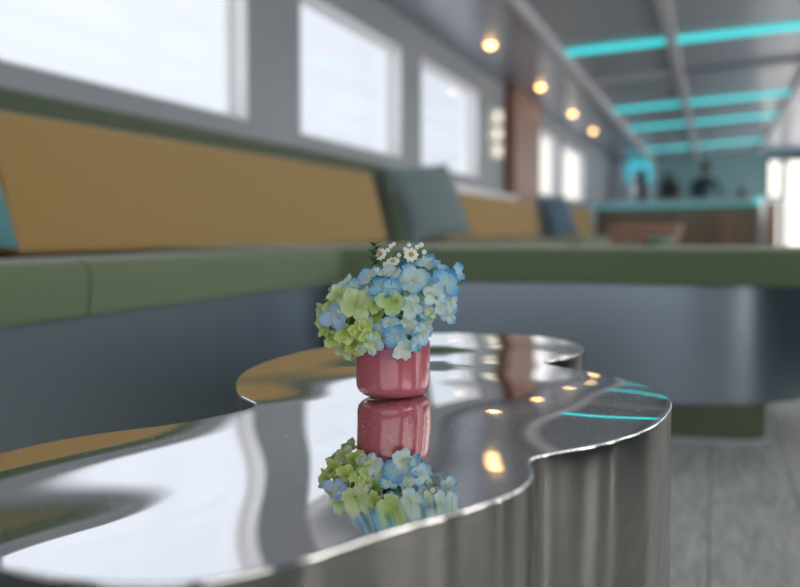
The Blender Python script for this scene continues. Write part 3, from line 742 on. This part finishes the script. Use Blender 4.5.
def at(a, b, c): return CR * ((a - 394) * K) + CU * ((394 - b) * K) + CF * c      # relative to the pot's foot
def head(label, hc, rad, florets, fill, kinds, seed):
    """hydrangea head: centre, radii (right, up, toward), named florets and filler florets"""
    random.seed(seed)
    root = empty('hydrangea', (PX, PY, PZ), label, 'flower', 'hydrangeas in the pink pot'); root.scale = (TS, TS, TS)
    C0 = at(*hc)
    def surf(a, b, back=False):
        da, db = (a - hc[0]) * K / rad[0], (b - hc[1]) * -K / rad[1]
        q = max(0.0, 1 - da * da - db * db); c = math.sqrt(q) * rad[2]
        if b > 332 and 360 < a < 428: c = max(c, .0385); b -= 6
        p = C0 + CR * ((a - hc[0]) * K) + CU * (-(b - hc[1]) * K) + CF * (c * (-1 if back else 1))
        nv_ = CR * (da / rad[0]) + CU * (db / rad[1]) + CF * (math.sqrt(q) / rad[2] * (-1 if back else 1))
        return p, nv_.normalized(), c
    placed = []
    for f in florets:
        a, b, s, kind = f[:4]; s *= 1.1; off = f[4] if len(f) > 4 else 0
        kw = dict(f[5]) if len(f) > 5 else {}
        p, nv_, c = surf(a, b)
        face = kw.pop('face', None)
        nr = (nv_ + CF * .5) if face is None else (CR * face[0] + CU * face[1] + CF * face[2])
        p = p + nr.normalized() * off
        make_floret('floret', kind, s * K, p, nr, root, **kw); placed.append(p)
    for _ in range(fill):
        for t_ in range(40):
            th, ph = random.uniform(0, 2 * PI), math.acos(random.uniform(-.75, 1))
            d = CR * math.cos(th) * math.sin(ph) + CF * math.sin(th) * math.sin(ph) + CU * math.cos(ph)
            loc = C0 + CR * d.dot(CR) * rad[0] * .9 + CF * d.dot(CF) * rad[2] * .9 + CU * d.z * rad[1] * .9
            if all((loc - q).length > .012 for q in placed): break
        placed.append(loc)
        make_floret('floret', random.choice(kinds), random.uniform(.018, .027), loc, d + Vector((random.uniform(-.5, .5), random.uniform(-.5, .5), random.uniform(-.5, .5))), root)
    # stalks radiating from the stem head, and the stem into the pot
    bm = bmesh.new(); hub = C0 - CU * rad[1] * .35 - CF * rad[2] * .1
    for p in placed: tube([hub, hub.lerp(p, .5) - CU * .002, p - (p - hub).normalized() * .0008], .0008, .0006, 5, bm)
    link('flower_stalks', bm, M['stem'], root)
    base = Vector((hub.x * .35, hub.y * .35, .047))
    link('stem', tube([base, base.lerp(hub, .5), hub], .0022, .0018, 8), M['stem'], root)
    return root
F = lambda x, y, z: {'face': (x, y, z)}
head('lime and cream hydrangea head on the left of the pink pot', (352, 316, .006), (.032, .036, .036), [
    (358, 301, 33, 'cream', .001, {'face': (.05, .25, 1), 'spin': .5, 'cup': .0}),
    (339, 312, 28, 'violet', .003, {'face': (-.5, .05, .9), 'n': 3, 'spin': 1.4}),
    (341, 292, 24, 'cream', 0, F(-.4, .6, .8)), (331, 303, 22, 'cream', -.003, F(-.9, .2, .5)), (328, 322, 22, 'lime', 0, F(-.8, 0, .6)),
    (336, 333, 22, 'lime', .001, F(-.6, -.3, .8)), (349, 329, 21, 'lime', .003, F(-.1, .1, 1)), (361, 326, 20, 'lime', .002, F(.2, .2, 1)),
    (357, 341, 22, 'lime', .001, F(.1, -.3, 1)), (345, 345, 21, 'cream', 0, F(-.2, -.6, .9)), (370, 337, 20, 'lime', -.001, F(.3, -.1, 1)),
    (348, 353, 18, 'cream', -.004, F(-.1, -.9, .6)), (366, 349, 18, 'cream', -.006, F(.2, -.6, .8)), (345, 281, 20, 'white', -.002, F(-.5, .9, .3)), (356, 285, 22, 'pale', 0, F(0, .9, .5)),
    (376, 312, 18, 'lime', .001, F(.2, .1, 1)), (368, 318, 16, 'cream', .003, F(0, -.2, 1)),
], 22, ['lime', 'cream', 'cream'], 11)
head('pale blue and white hydrangea head in the middle of the pink pot', (391, 302, .004), (.038, .040, .040), [
    (394, 298, 28, 'cup', .002, {'face': (-.1, .2, 1), 'cup': .3, 'n': 4}), (372, 276, 27, 'pale', .001, F(-.4, .8, .5)), (383, 284, 24, 'blue', .001, F(-.1, .7, .8)),
    (389, 272, 24, 'white', 0, F(-.1, .9, .4)), (402, 277, 22, 'white', .001, F(.1, .7, .7)), (380, 330, 30, 'pale', .004, {'face': (-.2, -.1, 1), 'spin': .9, 'cup': .2}),
    (374, 345, 22, 'white', 0, F(-.3, -.4, .9)), (396, 337, 24, 'blue', .000, F(.1, -.2, 1)), (405, 347, 23, 'white', .004, {'face': (.2, -.3, 1), 'spin': .2}),
    (408, 319, 22, 'white', .001, F(.3, .0, 1)), (411, 302, 24, 'white', .002, F(.3, .1, 1)), (393, 320, 20, 'pale', .000, F(.2, 0, 1)),
    (366, 290, 20, 'white', 0, F(-.7, .5, .6)), (378, 300, 18, 'lime', .001, F(-.3, .1, 1)), (393, 285, 20, 'blue', .002, F(0, .5, 1)), (416, 342, 22, 'blue', 0, F(.6, -.3, .8)),
], 22, ['pale', 'white', 'blue', 'cream'], 22)
head('sky blue hydrangea head on the right of the pink pot', (427, 292, .002), (.033, .034, .036), [
    (414, 278, 32, 'pale', .004, {'face': (-.1, .3, 1), 'spin': .25, 'cup': .02}), (429, 262, 24, 'pale', 0, F(.1, .9, .5)), (441, 266, 22, 'blue', .000, F(.4, .8, .5)),
    (445, 282, 32, 'blue', .003, {'face': (.4, .35, 1), 'spin': .7, 'cup': .05}), (456, 273, 20, 'blue', .003, F(.8, .5, .6)), (433, 291, 24, 'white', .003, F(.1, 0, 1)),
    (451, 300, 21, 'pale', 0, F(.7, -.1, .8)), (449, 313, 19, 'pale', -.002, {'face': (.5, -.2, .9), 'n': 3}), (420, 321, 28, 'white', .005, {'face': (.1, .1, 1), 'spin': .6}),
    (421, 334, 22, 'pale', .001, F(.3, -.2, 1)), (414, 262, 20, 'white', 0, F(-.3, .9, .5)), (425, 305, 18, 'pale', -.002, F(.2, 0, 1)), (440, 304, 16, 'white', 0, F(.4, -.2, 1)),
], 18, ['blue', 'pale', 'deep', 'white'], 33)

# small white daisies
def daisy(px, py, c, size, face, lab, n=9, cat='flower'):
    size *= 1.12
    random.seed(int(px * 7 + py))
    root = empty('daisy', (PX, PY, PZ), lab, cat, 'small white daisies in the pink pot'); root.scale = (TS, TS, TS)
    p = at(px, py, c); nr = (CR * face[0] + CU * face[1] + CF * face[2]).normalized()
    rot = Matrix.Translation(p) @ nr.to_track_quat('Z', 'Y').to_matrix().to_4x4()
    bm = bmesh.new(); lay = bm.verts.layers.float.new('along')
    for k in range(n): make_petal(bm, lay, 2 * PI * k / n, size / 2, size * .30, -.05, .02, .1, k * 3.3)
    o = link('petals', bm, M['daisy'], root); o.matrix_local = rot
    ct = lathe([(0, size * .13), (size * .09, size * .115), (size * .165, size * .05), (size * .15, 0), (0, -.0002)], 20)
    o = link('flower_center', ct, M['daisy_eye'], root); o.matrix_local = rot
    b = Vector((p.x * .3, p.y * .3, .047))
    link('stem', tube([b, b.lerp(p, .55) + CU * .004, p - nr * .001], .0008, .0006, 6), M['stem'], root)
daisy(412, 252.5, .014, .0145, (.1, .35, 1), 'white daisy with golden centre at the top right of the bouquet')
daisy(394, 259, .016, .0140, (-.2, .9, .7), 'white daisy with brownish centre seen edge-on above the blue petals')
daisy(382, 252, .012, .0125, (-.5, .4, .9), 'small white daisy beside the dark green leaves')
def sprig(label, items, cat='flower buds'):
    root = empty('bud_sprig', (PX, PY, PZ), label, cat, 'bud sprigs in the pink pot'); root.scale = (TS, TS, TS)
    bm = bmesh.new(); st = bmesh.new()
    c0 = at(sum(i[0] for i in items) / len(items) - 1, sum(i[1] for i in items) / len(items) + 14, .008)
    b = Vector((c0.x * .4, c0.y * .4, .047)); tube([b, b.lerp(c0, .5), c0], .0009, .0007, 6, st)
    for (px, py, r, c) in items:
        p = at(px, py, c)
        tube([c0, c0.lerp(p, .5) + CF * .001, p], .0006, .0004, 5, st)
        for k in range(5):
            a = 2 * PI * k / 5
            q = p + (CR * math.cos(a) + CU * math.sin(a)) * r * K * .5
            s = bmesh.ops.create_icosphere(bm, subdivisions=2, radius=r * K * .5, matrix=Matrix.Translation(q))
    link('buds', bm, M['daisy'] if 'white' in label else M['bud'], root); link('stem', st, M['stem'], root)
sprig('tiny white buds on thin stalks above the right daisy', [(418, 245, 2.6, .012), (422, 243, 2.8, .01), (425, 250, 2.8, .012), (406, 247, 2.4, .012), (410, 243, 2.4, .01)])
sprig('tiny white buds on thin stalks between the daisies and leaves', [(392, 244, 2.6, .01), (389, 248, 2.4, .012), (395, 242, 2.0, .01), (400, 253, 2.4, .014), (386, 262, 2.6, .014)])
sprig('pale green buds below the blue petals on the right', [(427, 309, 3.2, .036), (433, 312, 3.0, .036), (431, 305, 2.4, .034)])

# leaves
def leaf_into(bm, p, d, up, L, W):
    d = d.normalized(); s = d.cross(up).normalized(); u = s.cross(d).normalized(); prev = None
    for i in range(7):
        t = i / 6; w = W * math.sin(PI * (t * .94 + .03)) ** .8; q = p + d * L * t + u * (-.15 * L * t * t)
        row = [bm.verts.new(q - s * w / 2 + u * w * .15), bm.verts.new(q), bm.verts.new(q + s * w / 2 + u * w * .15)]
        if prev:
            for k in range(2): bm.faces.new((prev[k], prev[k + 1], row[k + 1], row[k]))
        prev = row
random.seed(5)
def leaf_sprig(px, py, c, top, n, lab, L=.007, lean=0):
    root = empty('leaf_sprig', (PX, PY, PZ), lab, 'leaves', 'green leaf sprigs in the pink pot'); root.scale = (TS, TS, TS)
    a, b = at(px, py, c), at(px + lean, top, c)
    s0 = Vector((a.x * .4, a.y * .4, .047))
    link('stem', tube([s0, s0.lerp(a, .6), a, b], .0012, .0006, 6), M['stem'], root)
    bm = bmesh.new()
    for i in range(n):
        t = i / (n - 1); p = a.lerp(b, t); an = i * 2.4
        d = CR * math.cos(an) + CF * math.sin(an) * .8 + CU * .6
        leaf_into(bm, p, d, CU, L * random.uniform(.8, 1.15), L * .5)
    link('foliage', bm, M['leaf'], root)
leaf_sprig(376, 275, .010, 243, 30, 'dark green leafy sprig at the top left of the bouquet', .0095)
leaf_sprig(430, 330, .018, 296, 14, 'dark green leafy sprig showing under the right blue petals', .009, -6)
leaf_sprig(385, 320, .02, 290, 14, 'green leafy sprig deep between the lime and blue petals', .008, 4)
